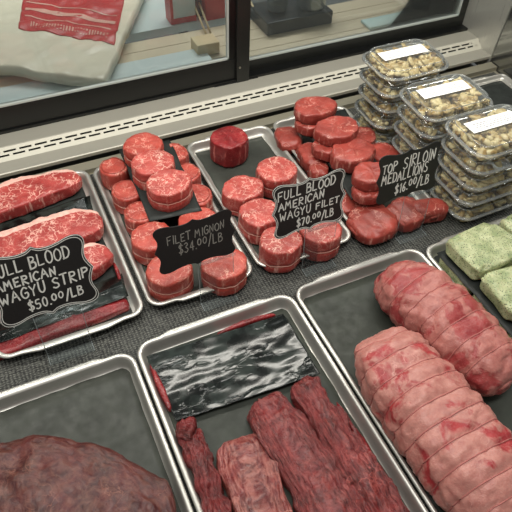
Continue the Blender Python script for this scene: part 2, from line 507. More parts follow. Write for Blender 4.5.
# the room behind the doors
M['table'] = plain('prep_table_top', 'c2b59a', .5, 0, 8, .12)
M['cutboard'] = plain('pale_cutting_board', 'bccac9', .4, 0, 20, .06)
M['kfloor'] = plain('kitchen_floor', '6c7070', .6, 0, 6, .12)
M['kwall'] = plain('kitchen_wall', '8e9696', .7, 0, 5, .1)
M['bag'] = plain('cream_bag', 'dad3bd', .35, 0, 12, .1)
M['red'] = plain('red_print', 'b01a1c', .35, 0, 25, .18)
M['redpale'] = plain('pale_print', 'cf9c8d', .4)
M['darkplastic'] = plain('dark_plastic', '1d2124', .3)
M['pan'] = plain('pan_steel', 'a8b2b4', .25, .8)
M['teal'] = plain('pale_teal_plastic', 'b4cfcd', .35)
M['carton'] = plain('beige_carton', 'c9b78f', .6, 0, 20, .1)
tag(MB().box(-2, 3.2, 1.58, 7, -.95, -.9).build('floor', M['kfloor']), kind='structure')
tag(MB().box(-2, 3.2, 5.0, 5.1, -.9, 2.6).build('wall_back', M['kwall']), kind='structure')
def planks(name, label, x0, x1, y0, y1, z, mat, n):
    root = thing(name, label, 'table', ((x0 + x1) / 2, (y0 + y1) / 2, -.9))
    m = MB(); w = (y1 - y0) / n
    for k in range(n): m.box(x0, x1, y0 + k * w + .0015, y0 + (k + 1) * w - .0015, z - .03, z)
    m.build('table_top', mat, root)
    for sx in (x0 + .05, x1 - .05):
        for sy in (y0 + .05, y1 - .05):
            MB().box(sx - .02, sx + .02, sy - .02, sy + .02, -.9, z - .03).build('leg', M['darkplastic'], root)
planks('prep_table', 'long beige plank topped table right behind the sliding doors', -1.2, 2.4, 1.60, 2.03, -.05, M['table'], 6)
planks('prep_table', 'pale blue grey table further behind, past the dark gap', -1.2, 1.0, 2.09, 2.9, -.05, M['cutboard'], 1)
tag(bevel(MB().box(-.6, .70, 1.62, 1.885, -.049, -.037).build('cutting_board', M['cutboard']), .003), 'pale cutting board lying just behind the left glass door', 'cutting board')
def gz(u, v, z): p = G(u, v, z); return (p.x, p.y)
bagz = .0
bag = sheet('plastic_bag', 'cream plastic bag with a red printed panel behind the left glass', [gz(-60, 60, bagz), gz(104, 84, bagz), gz(160, -45, bagz), gz(-30, -60, bagz)], bagz, M['bag'], .010, 91, n=60, sc_=9, thick=.034, cat='bag')
rp = sheet('red_print', None, [gz(19, 31, bagz), gz(115, 47, bagz), gz(128, -12, bagz), gz(28, -25, bagz)], bagz + .0016, M['red'], .010, 91, n=50, sc_=9, thick=.0008, cat=None)
rp.location = rp.location - bag.location; rp.parent = bag
rq = MB(); rr_ = random.Random(3)
def bagpt(s_, t_, up):
    a = Vector(gz(19, 31, bagz)); b = Vector(gz(115, 47, bagz)); c_ = Vector(gz(128, -12, bagz)); d_ = Vector(gz(28, -25, bagz))
    p = (a * (1 - s_) + b * s_) * (1 - t_) + (d_ * (1 - s_) + c_ * s_) * t_
    return (p.x, p.y, bagz + .010 * (1 + fbm((p.x + 91, p.y * 1.6, 91 * .7), 9, 3)) + up)
def patchq(s0, s1, t0, t1, n=14):
    for k in range(n):
        a, b = s0 + (s1 - s0) * k / n, s0 + (s1 - s0) * (k + 1) / n
        rq.quad(bagpt(a, t0, .0028), bagpt(b, t0, .0028), bagpt(b, t1, .0028), bagpt(a, t1, .0028))
patchq(.04, .96, .30, .36); patchq(.05, .93, .20, .215); patchq(.04, .96, .44, .455)
x_ = .12
while x_ < .93:
    w_ = rr_.uniform(.008, .02); patchq(x_, x_ + w_, .06 + rr_.uniform(0, .02), .14, 1); x_ += w_ + .014
rq.build('pale_print', M['redpale'], bag)
# packet, utensils, carton, pans, tray standing on the tables
def on(name, label, cat, uv, size, mat, z=-.05, rot=0, group=None, b=.004):
    p = G(uv[0], uv[1], z)
    w, d, h = size
    m = MB().box(-w / 2, w / 2, 0, d, 0, h)
    o = mesh(name, [(x + p.x, y + p.y, q + z + .001) for x, y, q in m.v], m.f, mat, smooth=False, loc=(p.x, p.y, z))
    o.rotation_euler = (0, 0, rot); bevel(o, b, 3)
    return tag(o, label, cat, group)
pk = on('packet', 'white packet with a red base standing beyond the left glass', 'packet', (184, 23, ), (.10, .06, .14), M['cutboard'])
m = MB().box(-.051, .051, -.001, .061, .0, .022); r_ = mesh('red_band', m.v, m.f, M['red'], smooth=False); r_.parent = pk; r_.location = (0, 0, .001)
m = MB().box(-.051, -.040, -.001, .061, .022, .12); r_ = mesh('red_band', m.v, m.f, M['red'], smooth=False); r_.parent = pk; r_.location = (0, 0, .001)
on('packet', 'dark reddish packet beside the white one at the top of the left glass', 'packet', (216, 20), (.08, .06, .14), M['red'])
on('packet', 'dark grey packet between the two red packets behind the glass', 'packet', (201, 17), (.05, .05, .12), M['darkplastic'])
on('carton', 'small beige carton at the lower right corner of the left glass', 'box', (209, 56), (.085, .07, .045), M['carton'])
for u0, v0, u1, v1, l in [(207, 36, 190, -5, 'pale wooden stick leaning beyond the left glass'), (211, 34, 196, -5, 'second pale wooden stick beside the leaning one'), (266, 32, 247, -5, 'thin pale stick behind the right glass near the middle post')]:
    a = G(u0, v0, -.045); b_ = G(u1, v1, .02)
    tag(MB().tube([tuple(a), tuple(b_)], .004, 8).build('wooden_stick', M['carton'], smooth=True, loc=tuple(a)), l, 'stick')
def pot(label, uv, r, h, mat):
    z = .0025
    p = G(uv[0], uv[1], z)
    prof = [(r * .92, 0), (r, .01), (r, h), (r * 1.06, h + .002), (r * 1.04, h + .006), (r * .95, h), (r * .94, .012)]
    L = [[(p.x + q * cos(2 * pi * k / 40), p.y + q * sin(2 * pi * k / 40), z + a) for k in range(40)] for q, a in prof]
    v, f = loops_mesh(L); root = mesh('cooking_pot', v, f, mat, loc=(p.x, p.y, z)); tag(root, label, 'pot')
    return root
on('crate', 'black plastic crate behind the right glass', 'crate', (300, 30), (.28, .17, .05), M['darkplastic'])
pot('steel pot standing on the black crate at the top edge behind the right glass', (311, 6), .055, .08, M['pan'])
pot('second smaller steel pot on the black crate, cut by the top edge', (277, 9), .04, .06, M['pan'])
on('plastic_tray', 'pale teal plastic tray lying behind the right glass', 'tray', (398, 25), (.26, .07, .012), M['teal'])

# ---------------------------------------------------------------- trays
def tray(label, x0, x1, y0, y1, h, r=.032, rim=1.0, group='aluminium trays of meat'):
    cx, cy = (x0 + x1) / 2, (y0 + y1) / 2; w, d = x1 - x0, y1 - y0
    prof = [(.016, 0.0), (.010, h * .5), (.006, h * .72), (.003, h * .74), (.0008, h * .8), (0, h * .88), (.0012, h * .96), (.004, h), (.007, h * .99), (.0095, h * .94), (.011, h * .82), (.0135, h * .5), (.0165, h * .18), (.020, .0032), (.027, .0018)]
    loops = []
    for ins, z in prof:
        ins2 = ins * rim
        L = []
        for (px, py) in rloop(w - 2 * ins2, d - 2 * ins2, max(r - ins2 * .8, .006), 8, 14):
            if ins <= .0072:   # widened grip in the middle of both short ends
                k = max(0, min(1, (w / 2 - .062 - abs(px)) / .012)); k = k * k * (3 - 2 * k)
                if abs(py) > d / 2 - .02: py += .0065 * k * (1 if py > 0 else -1) * (1 - ins / .0072 * .2)
            L.append((cx + px, cy + py, z + .0005))
        loops.append(L)
    v, f = loops_mesh(loops)
    o = mesh('display_tray', v, f, M['tray'], loc=(cx, cy, 0))
    tag(o, label, 'tray', group)
    return o

tray('small aluminium tray of long strip steaks at left', -.17, .142, .785, 1.305, .026)
tray('small aluminium tray behind the filet mignon sign, full of tied filets', .151, .404, .79, 1.298, .026)
tray('small aluminium tray half empty at the back, under the wagyu filet sign', .416, .672, .797, 1.303, .026)
tray('small aluminium tray of sirloin medallions beside the clear containers', .682, .932, .803, 1.303, .026)
tray('large aluminium tray at bottom left holding one big dark roast', -.285, .084, .12, .705, .033, .035, .95)
tray('large aluminium tray of long flank cuts under black shiny film', .0885, .447, .12, .712, .033, .035, .95)
tray('large aluminium tray holding the two tied pink roasts', .4515, .790, .12, .715, .033, .035, .95)
tray('aluminium tray of green herb coated pieces at right', .795, 1.15, .12, .705, .030, .035, 1.1)
tray('dark lined tray behind the clear containers at far right', 1.19, 1.535, .80, 1.27, .016, .02, .6)

# liners lying on the tray floors
def rect(x0, x1, y0, y1, k=0): return [(x0, y0 + k), (x1, y0 - k), (x1, y1), (x0, y1 + k)]
sheet('tray_liner', 'dark paper liner under the strip steaks in the left tray', rect(-.145, .116, .81, 1.275), .0028, M['paper_dark'], .0004, 1)
sheet('tray_liner', 'dark paper liner under the stacked filets beside the strip steak tray', rect(.176, .378, .815, 1.27), .0028, M['paper'], .0004, 2)
sheet('tray_liner', 'grey green paper liner showing at the back of the wagyu filet tray', rect(.440, .646, .822, 1.278), .0028, M['paper_grey'], .0008, 3)
sheet('tray_liner', 'dark paper liner under the sirloin medallions', rect(.707, .906, .828, 1.278), .0028, M['paper'], .0004, 4)
sheet('tray_liner', 'wide grey paper liner beside the big dark roast', rect(-.268, .066, .14, .686), .0042, M['paper_grey'], .0006, 5)
sheet('tray_liner', 'grey green paper liner under the long flank cuts', rect(.107, .428, .14, .692), .0042, M['paper'], .0004, 6)
sheet('tray_liner', 'dark grey paper liner beside the tied roasts', rect(.470, .771, .14, .696), .0042, M['paper'], .0008, 7)
sheet('tray_liner', 'black paper liner under the herb coated pieces', rect(.814, 1.13, .14, .685), .0042, M['paper_dark'], .0004, 8)
sheet('tray_liner', 'black paper liner in the far right tray', rect(1.212, 1.513, .822, 1.25), .0028, M['paper_dark'], .0008, 9)

# ---------------------------------------------------------------- meat shapes
def disc(label, c, rx, ry, h, z0, mat, seed, name='filet_steak', cat='steak', group=None, twine=True, lump=.085, tilt=(0, 0), rot=0, tw=None, tmat=None, sag=.07):
    """a cut round of meat: flat cut face on top, rounded edges, pinched at the twine"""
    nu = 72
    prof = []
    er = min(.008, h * .22)
    for k in range(5): prof.append((.86 + .14 * sin(k / 5 * pi / 2), (1 - cos(k / 5 * pi / 2)) * er))
    ns = 12
    for k in range(ns + 1):
        prof.append((1.0, er + (h - 2 * er) * k / ns))
    ee = min(.006, h * .15)
    prof = [(a, b) for a, b in prof if b < h - er]
    nlast = prof[-1][1]
    for k in range(4): prof.append((1.0, nlast + (h - ee - nlast) * (k + 1) / 4))
    for k in range(1, 6): 
        a = k / 5 * pi / 2; prof.append((1 - (1 - cos(a)) * ee / rx, h - ee + sin(a) * ee))
    for q in (.86, .72, .56, .4, .24, .1): prof.append((q, h + .0008))
    v = []; f = []; tz = h * .5 if tw is None else tw
    for (q, z) in prof:
        bul = 1 + sag * (1 - (2 * z / h - 1) ** 2) * .5 - sag * .25
        gr = 1 - (.045 * math.exp(-((z - tz) / .0045) ** 2) if twine else 0)
        for i in range(nu):
            a = 2 * pi * i / nu
            o = 1 + lump * fbm((cos(a) * 1.1, sin(a) * 1.1, seed * 3.1), 1.3, 3) + .02 * fbm((cos(a) * 4, sin(a) * 4, z * 70 + seed), 1.6, 2)
            o = 1 + (o - 1) * (q * q if z > h * .5 else 1)
            X = rx * q * o * bul * gr * cos(a); Y = ry * q * o * bul * gr * sin(a)
            Z = z + (.0016 * fbm((X * 60, Y * 60, seed * 2.2), 1, 3) if q < .99 and z > h / 2 else 0) + (.0022 * noise.noise(Vector((cos(a) * 1.5, sin(a) * 1.5, seed + 9)))) * (z / h)
            if q < .99 and z < h / 2: Z = max(0, z)
            if z > h * .3: Z += (X * tilt[0] + Y * tilt[1]) * (z / h)
            xr = X * cos(rot) - Y * sin(rot); yr = X * sin(rot) + Y * cos(rot)
            v.append((c[0] + xr, c[1] + yr, z0 + max(0, Z)))
    n = len(prof)
    for j in range(n - 1):
        for i in range(nu):
            i2 = (i + 1) % nu
            f.append((j * nu + i, j * nu + i2, (j + 1) * nu + i2, (j + 1) * nu + i))
    f.append(tuple(range(nu))[::-1]); f.append(tuple((n - 1) * nu + i for i in range(nu)))
    loc = (c[0], c[1], z0)
    o = mesh(name, v, f, mat, loc=loc)
    tag(o, label, cat, group)
    if twine:
        pts = []
        for i in range(nu):
            a = 2 * pi * i / nu
            oo = 1 + lump * fbm((cos(a) * 1.1, sin(a) * 1.1, seed * 3.1), 1.3, 3) + .02 * fbm((cos(a) * 4, sin(a) * 4, tz * 70 + seed), 1.6, 2)
            bul = 1 + sag * (1 - (2 * tz / h - 1) ** 2) * .5 - sag * .25
            X = rx * oo * bul * .965 * cos(a); Y = ry * oo * bul * .965 * sin(a)
            Z = tz + (X * tilt[0] + Y * tilt[1]) * (tz / h)
            pts.append((c[0] + X * cos(rot) - Y * sin(rot), c[1] + X * sin(rot) + Y * cos(rot), z0 + Z))
        MB().tube(pts, .0011, 6, True).build('twine', tmat or M['twine'], o, True)
    return o

def loft(label, pts, mat, seed, name='meat_cut', cat='meat', group=None, e=.62, amp=.004, freq=18, endp=5, nu=70, nv=44, ties=None, z0=.004, fatside=None, flat=0.75, uvs=(1, 1), tiedepth=.045, twist=0, post=None, ridge=None):
    """body along a spine; pts = (x, y, half_width, height[, base]); flat underside, domed top"""
    pts = [tuple(p) + ((0,) if len(p) == 4 else ()) for p in pts]
    S = smooth_path(pts, 200)
    # arc length
    L = [0]
    for a, b in zip(S, S[1:]): L.append(L[-1] + hypot(b[0] - a[0], b[1] - a[1]))
    T = L[-1]
    def at(t):
        d = t * T
        for k in range(200):
            if L[k + 1] >= d or k == 199:
                q = (d - L[k]) / max(1e-9, L[k + 1] - L[k])
                p = [S[k][j] + (S[k + 1][j] - S[k][j]) * q for j in range(5)]
                dx, dy = S[min(200, k + 3)][0] - S[max(0, k - 2)][0], S[min(200, k + 3)][1] - S[max(0, k - 2)][1]
                m = hypot(dx, dy); return p, (dx / m, dy / m)
    v = []; f = []; uv = []; fat = []
    for i in range(nu + 1):
        t = .5 - .5 * cos(pi * i / nu) if not ties else i / nu
        if ties: t = .5 - .5 * cos(pi * i / nu) * (1 - .35 * sin(pi * i / nu) ** 2)
        t = min(1, max(0, t))
        (x, y, hw, ht, bz), (dx, dy) = at(t)
        s = max(.02, (1 - abs(2 * t - 1) ** endp)) ** (1 / endp * 1.9 if endp > 3 else .5)
        g = 1.0
        if ties:
            for tt in ties: g -= tiedepth * math.exp(-((t - tt) * T / .0055) ** 2)
        nx, ny = -dy, dx
        for k in range(nv):
            a = 2 * pi * k / nv
            ca, sa = cos(a), sin(a)
            X = (abs(ca) ** e) * (1 if ca > 0 else -1)
            Zs = (abs(sa) ** flat) * (1 if sa > 0 else -1)
            zc = ht * .5
            tl = t
            gg = g
            px = x + nx * hw * X * s * gg; py = y + ny * hw * X * s * gg
            pz = zc * (1 + Zs * (s if s < 1 else 1) * gg)
            dn = amp * fbm((px + seed * 5.3, py, pz * 1.4), freq, 3) + amp * .35 * fbm((px + seed, py, pz), freq * 4, 2)
            if ridge: dn += ridge[0] * (abs(noise.noise(Vector((X * ridge[1] + seed, t * T * ridge[2] + X * 2, seed)))) * 2.2 - .6)
            kx = X * 1.0; kz = max(-.1, Zs)
            px += nx * dn * kx; py += ny * dn * kx; pz += dn * kz * (.4 + .6 * s)
            px += dx * dn * .6 * (1 if t > .9 else -1 if t < .1 else 0); py += dy * dn * .6 * (1 if t > .9 else -1 if t < .1 else 0)
            P = [px, py, z0 + bz + max(0, pz)]
            if post: P = post(P, t, X, Zs)
            v.append(tuple(P)); uv.append((t * T * uvs[0] * 10, (k / nv if k < nv / 2 else 1 - k / nv) * uvs[1]))
            if fatside: fat.append(fatside(t, X, Zs, a))
    for i in range(nu):
        for k in range(nv):
            k2 = (k + 1) % nv
            f.append((i * nv + k, i * nv + k2, (i + 1) * nv + k2, (i + 1) * nv + k))
    f.append(tuple(range(nv))); f.append(tuple(nu * nv + k for k in range(nv))[::-1])
    mid, _ = at(.5)
    o = mesh(name, v, f, mat, uvs=uv, fat=fat or None, loc=(mid[0], mid[1], z0))
    tag(o, label, cat, group)
    return o, at, T

# ---- strip steaks (left tray)
def edge_fat(lo):   # rim of fat along one long edge and round the end
    return lambda t, X, Z, a: (1.0 if (X * lo > .62 and Z > -.6) else 0) * 1.0 + max(0, (t - .86) * 4) * (.8 if Z < .8 else .3)
def g2(u, v, z, *r): p = G(u, v, z); return (p.x, p.y) + r
loft('long strip steak at the back of the left tray with a pale fat rim', [(-.30, 1.225, .042, .040), (-.12, 1.245, .050, .042), (.0, 1.262, .050, .042), (.118, 1.268, .036, .040)], M['strip'], 1, 'strip_steak', 'steak', e=.45, flat=.22, amp=.0035, fatside=edge_fat(1), endp=7, nu=110, nv=80)
sheet('steak_paper', 'wet black paper between the two rows of strip steaks', [(-.30, 1.075), (.112, 1.10), (.124, 1.215), (-.30, 1.185)], .0062, M['film'], .0016, 11, sc_=10)
loft('long marbled strip steak lying just behind the strip steak sign', [(-.30, 1.04, .050, .042), (-.12, 1.072, .054, .044), (.02, 1.088, .056, .046), (.125, 1.085, .050, .044)], M['strip'], 2, 'strip_steak', 'steak', e=.45, flat=.22, amp=.004, fatside=edge_fat(1), endp=7, nu=110, nv=80)
loft('strip steak end poking out right of the strip steak sign', [(-.30, .93, .046, .036), (-.1, .955, .050, .040), (.03, .975, .050, .040), (.118, .985, .042, .038)], M['strip'], 3, 'strip_steak', 'steak', e=.45, flat=.22, amp=.004, fatside=edge_fat(1), endp=6, nu=110, nv=80)
loft('strip steak under black paper at the front of the left tray', [(-.30, .818, .022, .020), (-.1, .826, .022, .020), (.03, .832, .022, .020), (.112, .836, .020, .018)], M['scrap'], 4, 'strip_steak', 'steak', e=.5, flat=.4, amp=.003, endp=8)
sheet('steak_paper', 'wet black paper over the front strip steak with glossy wrinkles', [(-.30, .823), (.118, .842), (.125, .925), (-.30, .875)], .0235, M['film'], .003, 12, n=60, sc_=9, droop=lambda s, t, p: -.017 * max(0, (t - .45)) / .55)
loft('small red meat scrap at the right edge of the strip steak tray', [(.114, .88, .005, .014), (.117, .93, .005, .015), (.117, .965, .004, .012)], M['scrap'], 5, 'meat_scrap', 'meat', amp=.002)

# ---- filet mignon tray
ft = 'tied filets in the filet mignon tray'
ZB = .0045
def D(label, u, v, rpx, z0, h, mat, seed, ry=None, **kw):
    c = G(u, v, z0 + h)
    return disc(label, (c.x, c.y), rpx, ry or rpx, h, z0, mat, seed, **kw)
D('narrow filet at the back left corner, partly under the black paper', 113, 166, .036, ZB, 0.056, M['filet'], 1, .040, group=ft, twine=False)
D('second filet down the left side of the filet mignon tray, partly covered by paper', 127, 189, .040, ZB, 0.056, M['filet'], 2, group=ft)
D('third filet down the left side, just above the front filets', 140, 211, .039, ZB, 0.058, M['filet'], 3, group=ft)
D('large filet left of the filet mignon sign', 152, 235, .050, ZB, 0.060, M['filet'], 4, .048, group=ft)
D('front left filet below the filet mignon sign', 169, 268, .052, ZB, 0.064, M['filet'], 5, .050, group=ft)
D('front right filet below the filet mignon sign', 224, 262, .051, ZB, 0.064, M['filet'], 6, .049, group=ft)
D('filet half hidden behind the filet mignon sign', 199, 220, .050, ZB, 0.060, M['filet'], 7, group=ft, twine=False)
D('filet at the right side of the tray beside the topmost filet', 197, 193, .036, ZB, 0.058, M['filet'], 8, .042, group=ft)
D('small filet peeking out right of the middle stacked filet', 188, 171, .033, ZB, 0.058, M['filet'], 9, .038, group=ft, twine=False)
D('filet peeking out behind the middle stacked filet', 172, 152, .042, ZB, 0.058, M['filet'], 10, group=ft, twine=False)
pa = G(119, 150, .064); pb = G(150, 222, .064); pc = G(202, 211, .064); pd = G(170, 140, .064)
sheet('steak_paper', 'dark paper square under the three topmost filets', [(pb.x, pb.y), (pc.x, pc.y), (pd.x, pd.y), (pa.x, pa.y)], .0650, M['paper_dark'], .0006, 13, n=18)
D('topmost tied filet at the back of the paper square', 143, 143, .051, .060, 0.056, M['filet'], 11, .047, group=ft, tilt=(0, .03))
D('topmost tied filet in the middle of the paper square', 153, 161, .054, .060, 0.060, M['wagyu'], 12, .048, group=ft)
D('topmost tied filet at the front of the paper square with streaked sides', 169, 181, .054, .060, 0.060, M['wagyu'], 13, .049, group=ft)

# ---- wagyu filet tray
wt = 'filets in the wagyu filet tray'
D('single dark red filet standing alone at the back of its tray', 229, 136, .052, ZB, 0.072, M['aged'], 21, .050, group=wt, twine=False, lump=.08)
D('filet at the right edge behind the wagyu filet sign', 277, 168, .053, ZB, 0.066, M['wagyu'], 22, .050, group=wt, tw=.034)
D('left rear filet on the grey paper in the wagyu filet tray', 243, 187, .054, ZB, 0.062, M['wagyu'], 23, .048, group=wt, tw=.018)
D('filet at middle left, overlapping the one in front of it', 260, 211, .052, ZB, 0.070, M['wagyu'], 24, .048, group=wt)
D('filet at front left beneath the wagyu filet sign', 281, 239, .050, ZB, 0.072, M['wagyu'], 25, .047, group=wt, tw=.026)
D('filet at front right beneath the wagyu filet sign', 321, 228, .050, ZB, 0.070, M['wagyu'], 26, .048, group=wt)
D('filet hidden mostly behind the wagyu filet sign', 310, 200, .048, ZB, 0.060, M['wagyu'], 27, group=wt, twine=False)

# ---- sirloin tray
st = 'sirloin medallions'
def chunk(label, u, v, z0, l, w, h, ang, seed, mat=None, **kw):
    c = G(u, v, z0 + h * .8); dx, dy = cos(ang) * l, sin(ang) * l
    return loft(label, [(c.x - dx, c.y - dy, w * .8, h * .9), (c.x - dx * .3, c.y - dy * .3, w, h), (c.x + dx * .4, c.y + dy * .4, w, h), (c.x + dx, c.y + dy, w * .75, h * .85)], mat or M['sirloin'], seed, 'sirloin_medallion', 'steak', st, z0=z0, endp=7, nu=44, nv=40, **{**dict(e=.55, flat=.4), **kw})[0]
chunk('sirloin chunk at the back left corner beside the black paper', 289, 136, ZB, .048, .036, .042, 1.35, 31, amp=.005)
chunk('long sirloin chunk in the middle of the left side', 311, 154, ZB, .055, .030, .050, 1.5, 32, amp=.005)
chunk('small sirloin chunk just behind the wagyu filet sign', 319, 168, ZB, .030, .026, .046, 1.2, 33, amp=.004)
D('sirloin medallion at the right side behind the stacked ones', 361, 134, .046, ZB, .055, M['sirloin'], 34, .040, group=st, twine=False, name='sirloin_medallion')
D('lower sirloin medallion at far right beneath the black paper', 386, 152, .040, ZB, .055, M['sirloin'], 35, .05, group=st, twine=False, name='sirloin_medallion')
chunk('thin sirloin piece lying behind the front medallion', 355, 199, ZB, .055, .038, .034, .15, 36, amp=.004)
chunk('large front left medallion between the two right signs', 373, 219, ZB, .060, .056, .046, .1, 37, amp=.006, e=.75, flat=.6)
chunk('front medallion behind the clear holder of the sirloin sign', 407, 210, ZB, .050, .044, .044, .2, 38, amp=.005)
chunk('front right medallion in the tray corner with pale seam lines', 430, 206, ZB, .030, .046, .048, 1.4, 39, amp=.005)
pa = G(300, 121, .058); pb = G(352, 199, .058); pc = G(392, 186, .058); pd = G(345, 108, .058)
sheet('steak_paper', 'black paper strip under the stacked sirloin medallions', [(pb.x, pb.y), (pc.x, pc.y), (pd.x, pd.y), (pa.x, pa.y)], .0555, M['paper_dark'], .0006, 14, n=18)
kw = dict(group=st, twine=False, name='sirloin_medallion', lump=.12, sag=.12)
D('lower half of the rear pair of stacked medallions', 314, 118, .056, .0595, .032, M['sirloin'], 40, .044, **kw)
D('upper half of the rear pair of stacked medallions', 315, 105, .061, .0905, .034, M['sirloin'], 41, .047, **kw)
D('lower half of the middle pair of stacked medallions', 331, 143, .052, .0595, .032, M['sirloin'], 42, .040, **kw)
D('upper half of the middle pair of stacked medallions', 337, 126, .060, .0905, .034, M['sirloin'], 43, .046, **kw)
D('wide flat medallion with a branching fat vein', 353, 149, .062, .0595, .044, M['sirloin'], 44, .050, **kw)
D('lower half of the pair of medallions behind the sirloin sign', 371, 186, .050, .0595, .030, M['sirloin'], 45, .040, **kw)
D('upper half of the pair of medallions behind the sirloin sign', 372, 171, .050, .088, .034, M['sirloin'], 46, .040, **kw)

# ---- big roast bottom left
loft('big dark red roast with a tapered right end in the bottom left tray', [(-.34, .46, .16, .05), (-.24, .445, .165, .058), (-.13, .415, .155, .060), (-.05, .37, .125, .056), (.008, .325, .098, .050), (.036, .305, .070, .042)], M['tritip'], 51, 'beef_roast', 'meat', e=.75, flat=.4, amp=.007, freq=14, nu=120, nv=120, endp=6, uvs=(1, 3), ridge=(.004, 5, 16))

# ---- flank tray
fk = 'long flank cuts'
sheet('steak_film', 'wrinkled shiny black film across the back of the flank tray', [(.113, .525), (.412, .505), (.412, .668), (.108, .682)], .0165, M['film'], .0032, 15, n=80, sc_=7, cat='film')
loft('red meat edge peeking out left of the black film', [(.112, .55, .007, .022), (.110, .61, .006, .02), (.109, .665, .005, .018)], M['scrap'], 52, 'meat_scrap', 'meat', amp=.002)
loft('thin red meat edge along the back rim above the black film', [(.26, .679, .006, .018), (.33, .679, .006, .02), (.395, .675, .005, .018)], M['scrap'], 53, 'meat_scrap', 'meat', amp=.002)
loft('ragged red meat edge along the right rim of the flank tray', [(.409, .18, .011, .022), (.409, .28, .009, .024), (.411, .36, .007, .022), (.413, .44, .004, .018)], M['scrap'], 54, 'meat_scrap', 'meat', amp=.003, nu=90, freq=40)
def px_loft(label, seq, mat, seed, **k):
    pts = []
    for (u, v, hw, h) in seq:
        p = G(u, v, .004 + h); pts.append((p.x, p.y, hw, h))
    return loft(label, pts, mat, seed, **k)
fl = dict(name='flank_cut', group=fk, nu=140, nv=96, endp=9)
px_loft('small folded flap of red meat on top of the narrow strip', [(176, 425, .022, .040), (196, 430, .024, .042)], M['skirt'], 64, name='flank_cut', group=fk, amp=.008, freq=30, flat=.6, e=.8, endp=3, ridge=(.003, 4, 60))
px_loft('narrow dark flank strip with a folded top at the tray left side', [(184, 424, .024, .026), (193, 442, .024, .030), (206, 475, .024, .030), (218, 515, .025, .032), (232, 575, .028, .034)], M['skirt'], 55, amp=.008, freq=26, flat=.55, e=.7, ridge=(.004, 3, 22), **fl)
px_loft('short broad flap cut with pale seams between the darker strips', [(238, 435, .046, .022), (248, 462, .052, .028), (260, 500, .050, .030), (288, 590, .052, .030)], M['flap'], 56, amp=.005, freq=14, flat=.4, e=.5, ridge=(.003, 5, 10), **fl)
px_loft('wide grained flank cut in the middle of the tray', [(262, 398, .042, .026), (282, 425, .050, .034), (312, 470, .054, .038), (340, 520, .054, .040), (382, 600, .05, .04)], M['flank'], 57, amp=.007, freq=18, flat=.45, e=.55, ridge=(.0045, 6, 12), **fl)
px_loft('long flank strip at the right leaning on the wide cut', [(300, 378, .030, .032), (322, 408, .034, .038), (352, 455, .036, .040), (386, 508, .040, .040), (430, 590, .04, .04)], M['flank'], 58, amp=.008, freq=22, flat=.5, e=.65, ridge=(.005, 4, 14), **fl)

# ---- tied roasts
def roast(label, pts, ties, mat, seed, **k):
    o, at, T = loft(label, pts, mat, seed, name='tied_roast', cat='roast', group=None, e=.86, flat=.85, amp=.008, freq=16, endp=5, nu=150, nv=72, ties=ties, tiedepth=.038, **k)
    me = o.data; nv_ = 72; nu_ = 150
    for tt in ties:
        # follow the surface ring nearest to the tie
        best = min(range(nu_ + 1), key=lambda i: abs((.5 - .5 * cos(pi * i / nu_) * (1 - .35 * sin(pi * i / nu_) ** 2)) - tt))
        ring = [me.vertices[best * nv_ + j].co.copy() for j in range(nv_)]
        c = sum(ring, Vector()) / nv_
        pts_ = [tuple(o.location + c + (p - c) * 1.004) for p in ring]
        MB().tube(pts_, .0013, 6, True).build('twine', M['twine_red'], o, True)
    return o
roast('front tied roast, pale fat cap crossed by many twine loops', [(.532, .510, .074, .120), (.533, .44, .085, .138), (.536, .36, .088, .140), (.540, .27, .088, .140), (.543, .19, .086, .134), (.545, .10, .072, .12)], [.09, .185, .28, .37, .46, .55, .64, .73, .82, .91], M['roast'], 61)
roast('rear tied roast with crossed twine and red patches beside the herb tray', [(.660, .658, .068, .100), (.672, .60, .077, .114), (.690, .50, .079, .120), (.703, .41, .077, .120), (.715, .315, .070, .112)], [.12, .24, .36, .48, .60, .72, .84], M['roast2'], 62)

# ---- herb coated pieces
hb = 'herb coated pieces'
def block(label, x, y, w, d, h, z0, ang, seed):
    n = 22; v = []; f = []
    def sp(t, e): return (abs(t) ** e) * (1 if t > 0 else -1)
    nu, nv = 40, 24
    for j in range(nv + 1):
        b = -pi / 2 + pi * j / nv
        for i in range(nu):
            a = 2 * pi * i / nu
            cb, sb = cos(b), sin(b)
            q = abs(cb) ** .25
            X = sp(cos(a), .3) * q; Y = sp(sin(a), .3) * q; Z = sp(sb, .35)
            px, py, pz = X * w, Y * d, (Z + 1) * h / 2
            dn = .0062 * fbm((px + seed * 3, py, pz), 40, 3) + .0018 * fbm((px + seed, py, pz), 120, 2)
            px += dn * X; py += dn * Y; pz += dn * max(0, Z)
            v.append((x + px * cos(ang) - py * sin(ang), y + px * sin(ang) + py * cos(ang), z0 + max(0, pz)))
    for j in range(nv):
        for i in range(nu):
            i2 = (i + 1) % nu
            f.append((j * nu + i, j * nu + i2, (j + 1) * nu + i2, (j + 1) * nu + i))
    o = mesh('herb_coated_fillet', v, f, M['herb'], loc=(x, y, z0))
    tag(o, label, 'fish', hb)
for k, (x, y, w, d, l) in enumerate([(.880, .605, .044, .055, 'lower herb coated piece at the back left corner under the paper'), (.878, .485, .042, .056, 'second lower herb coated piece along the tray left edge'), (.878, .37, .042, .055, 'third lower herb coated piece beside the rear roast'), (.965, .60, .044, .055, 'lower herb coated piece hidden under the back upper piece'), (.965, .485, .045, .055, 'lower herb coated piece hidden under the middle upper piece'), (1.065, .59, .045, .055, 'lower herb coated piece at the back right')]):
    block(l, x - .024, y, w, d, .038, .0055, .03 * (k - 2), 70 + k)
sheet('steak_paper', 'black paper layer between the herb coated pieces', [(.812, .315), (1.08, .315), (1.08, .665), (.808, .665)], .0455, M['paper_dark'], .0006, 16, n=20)
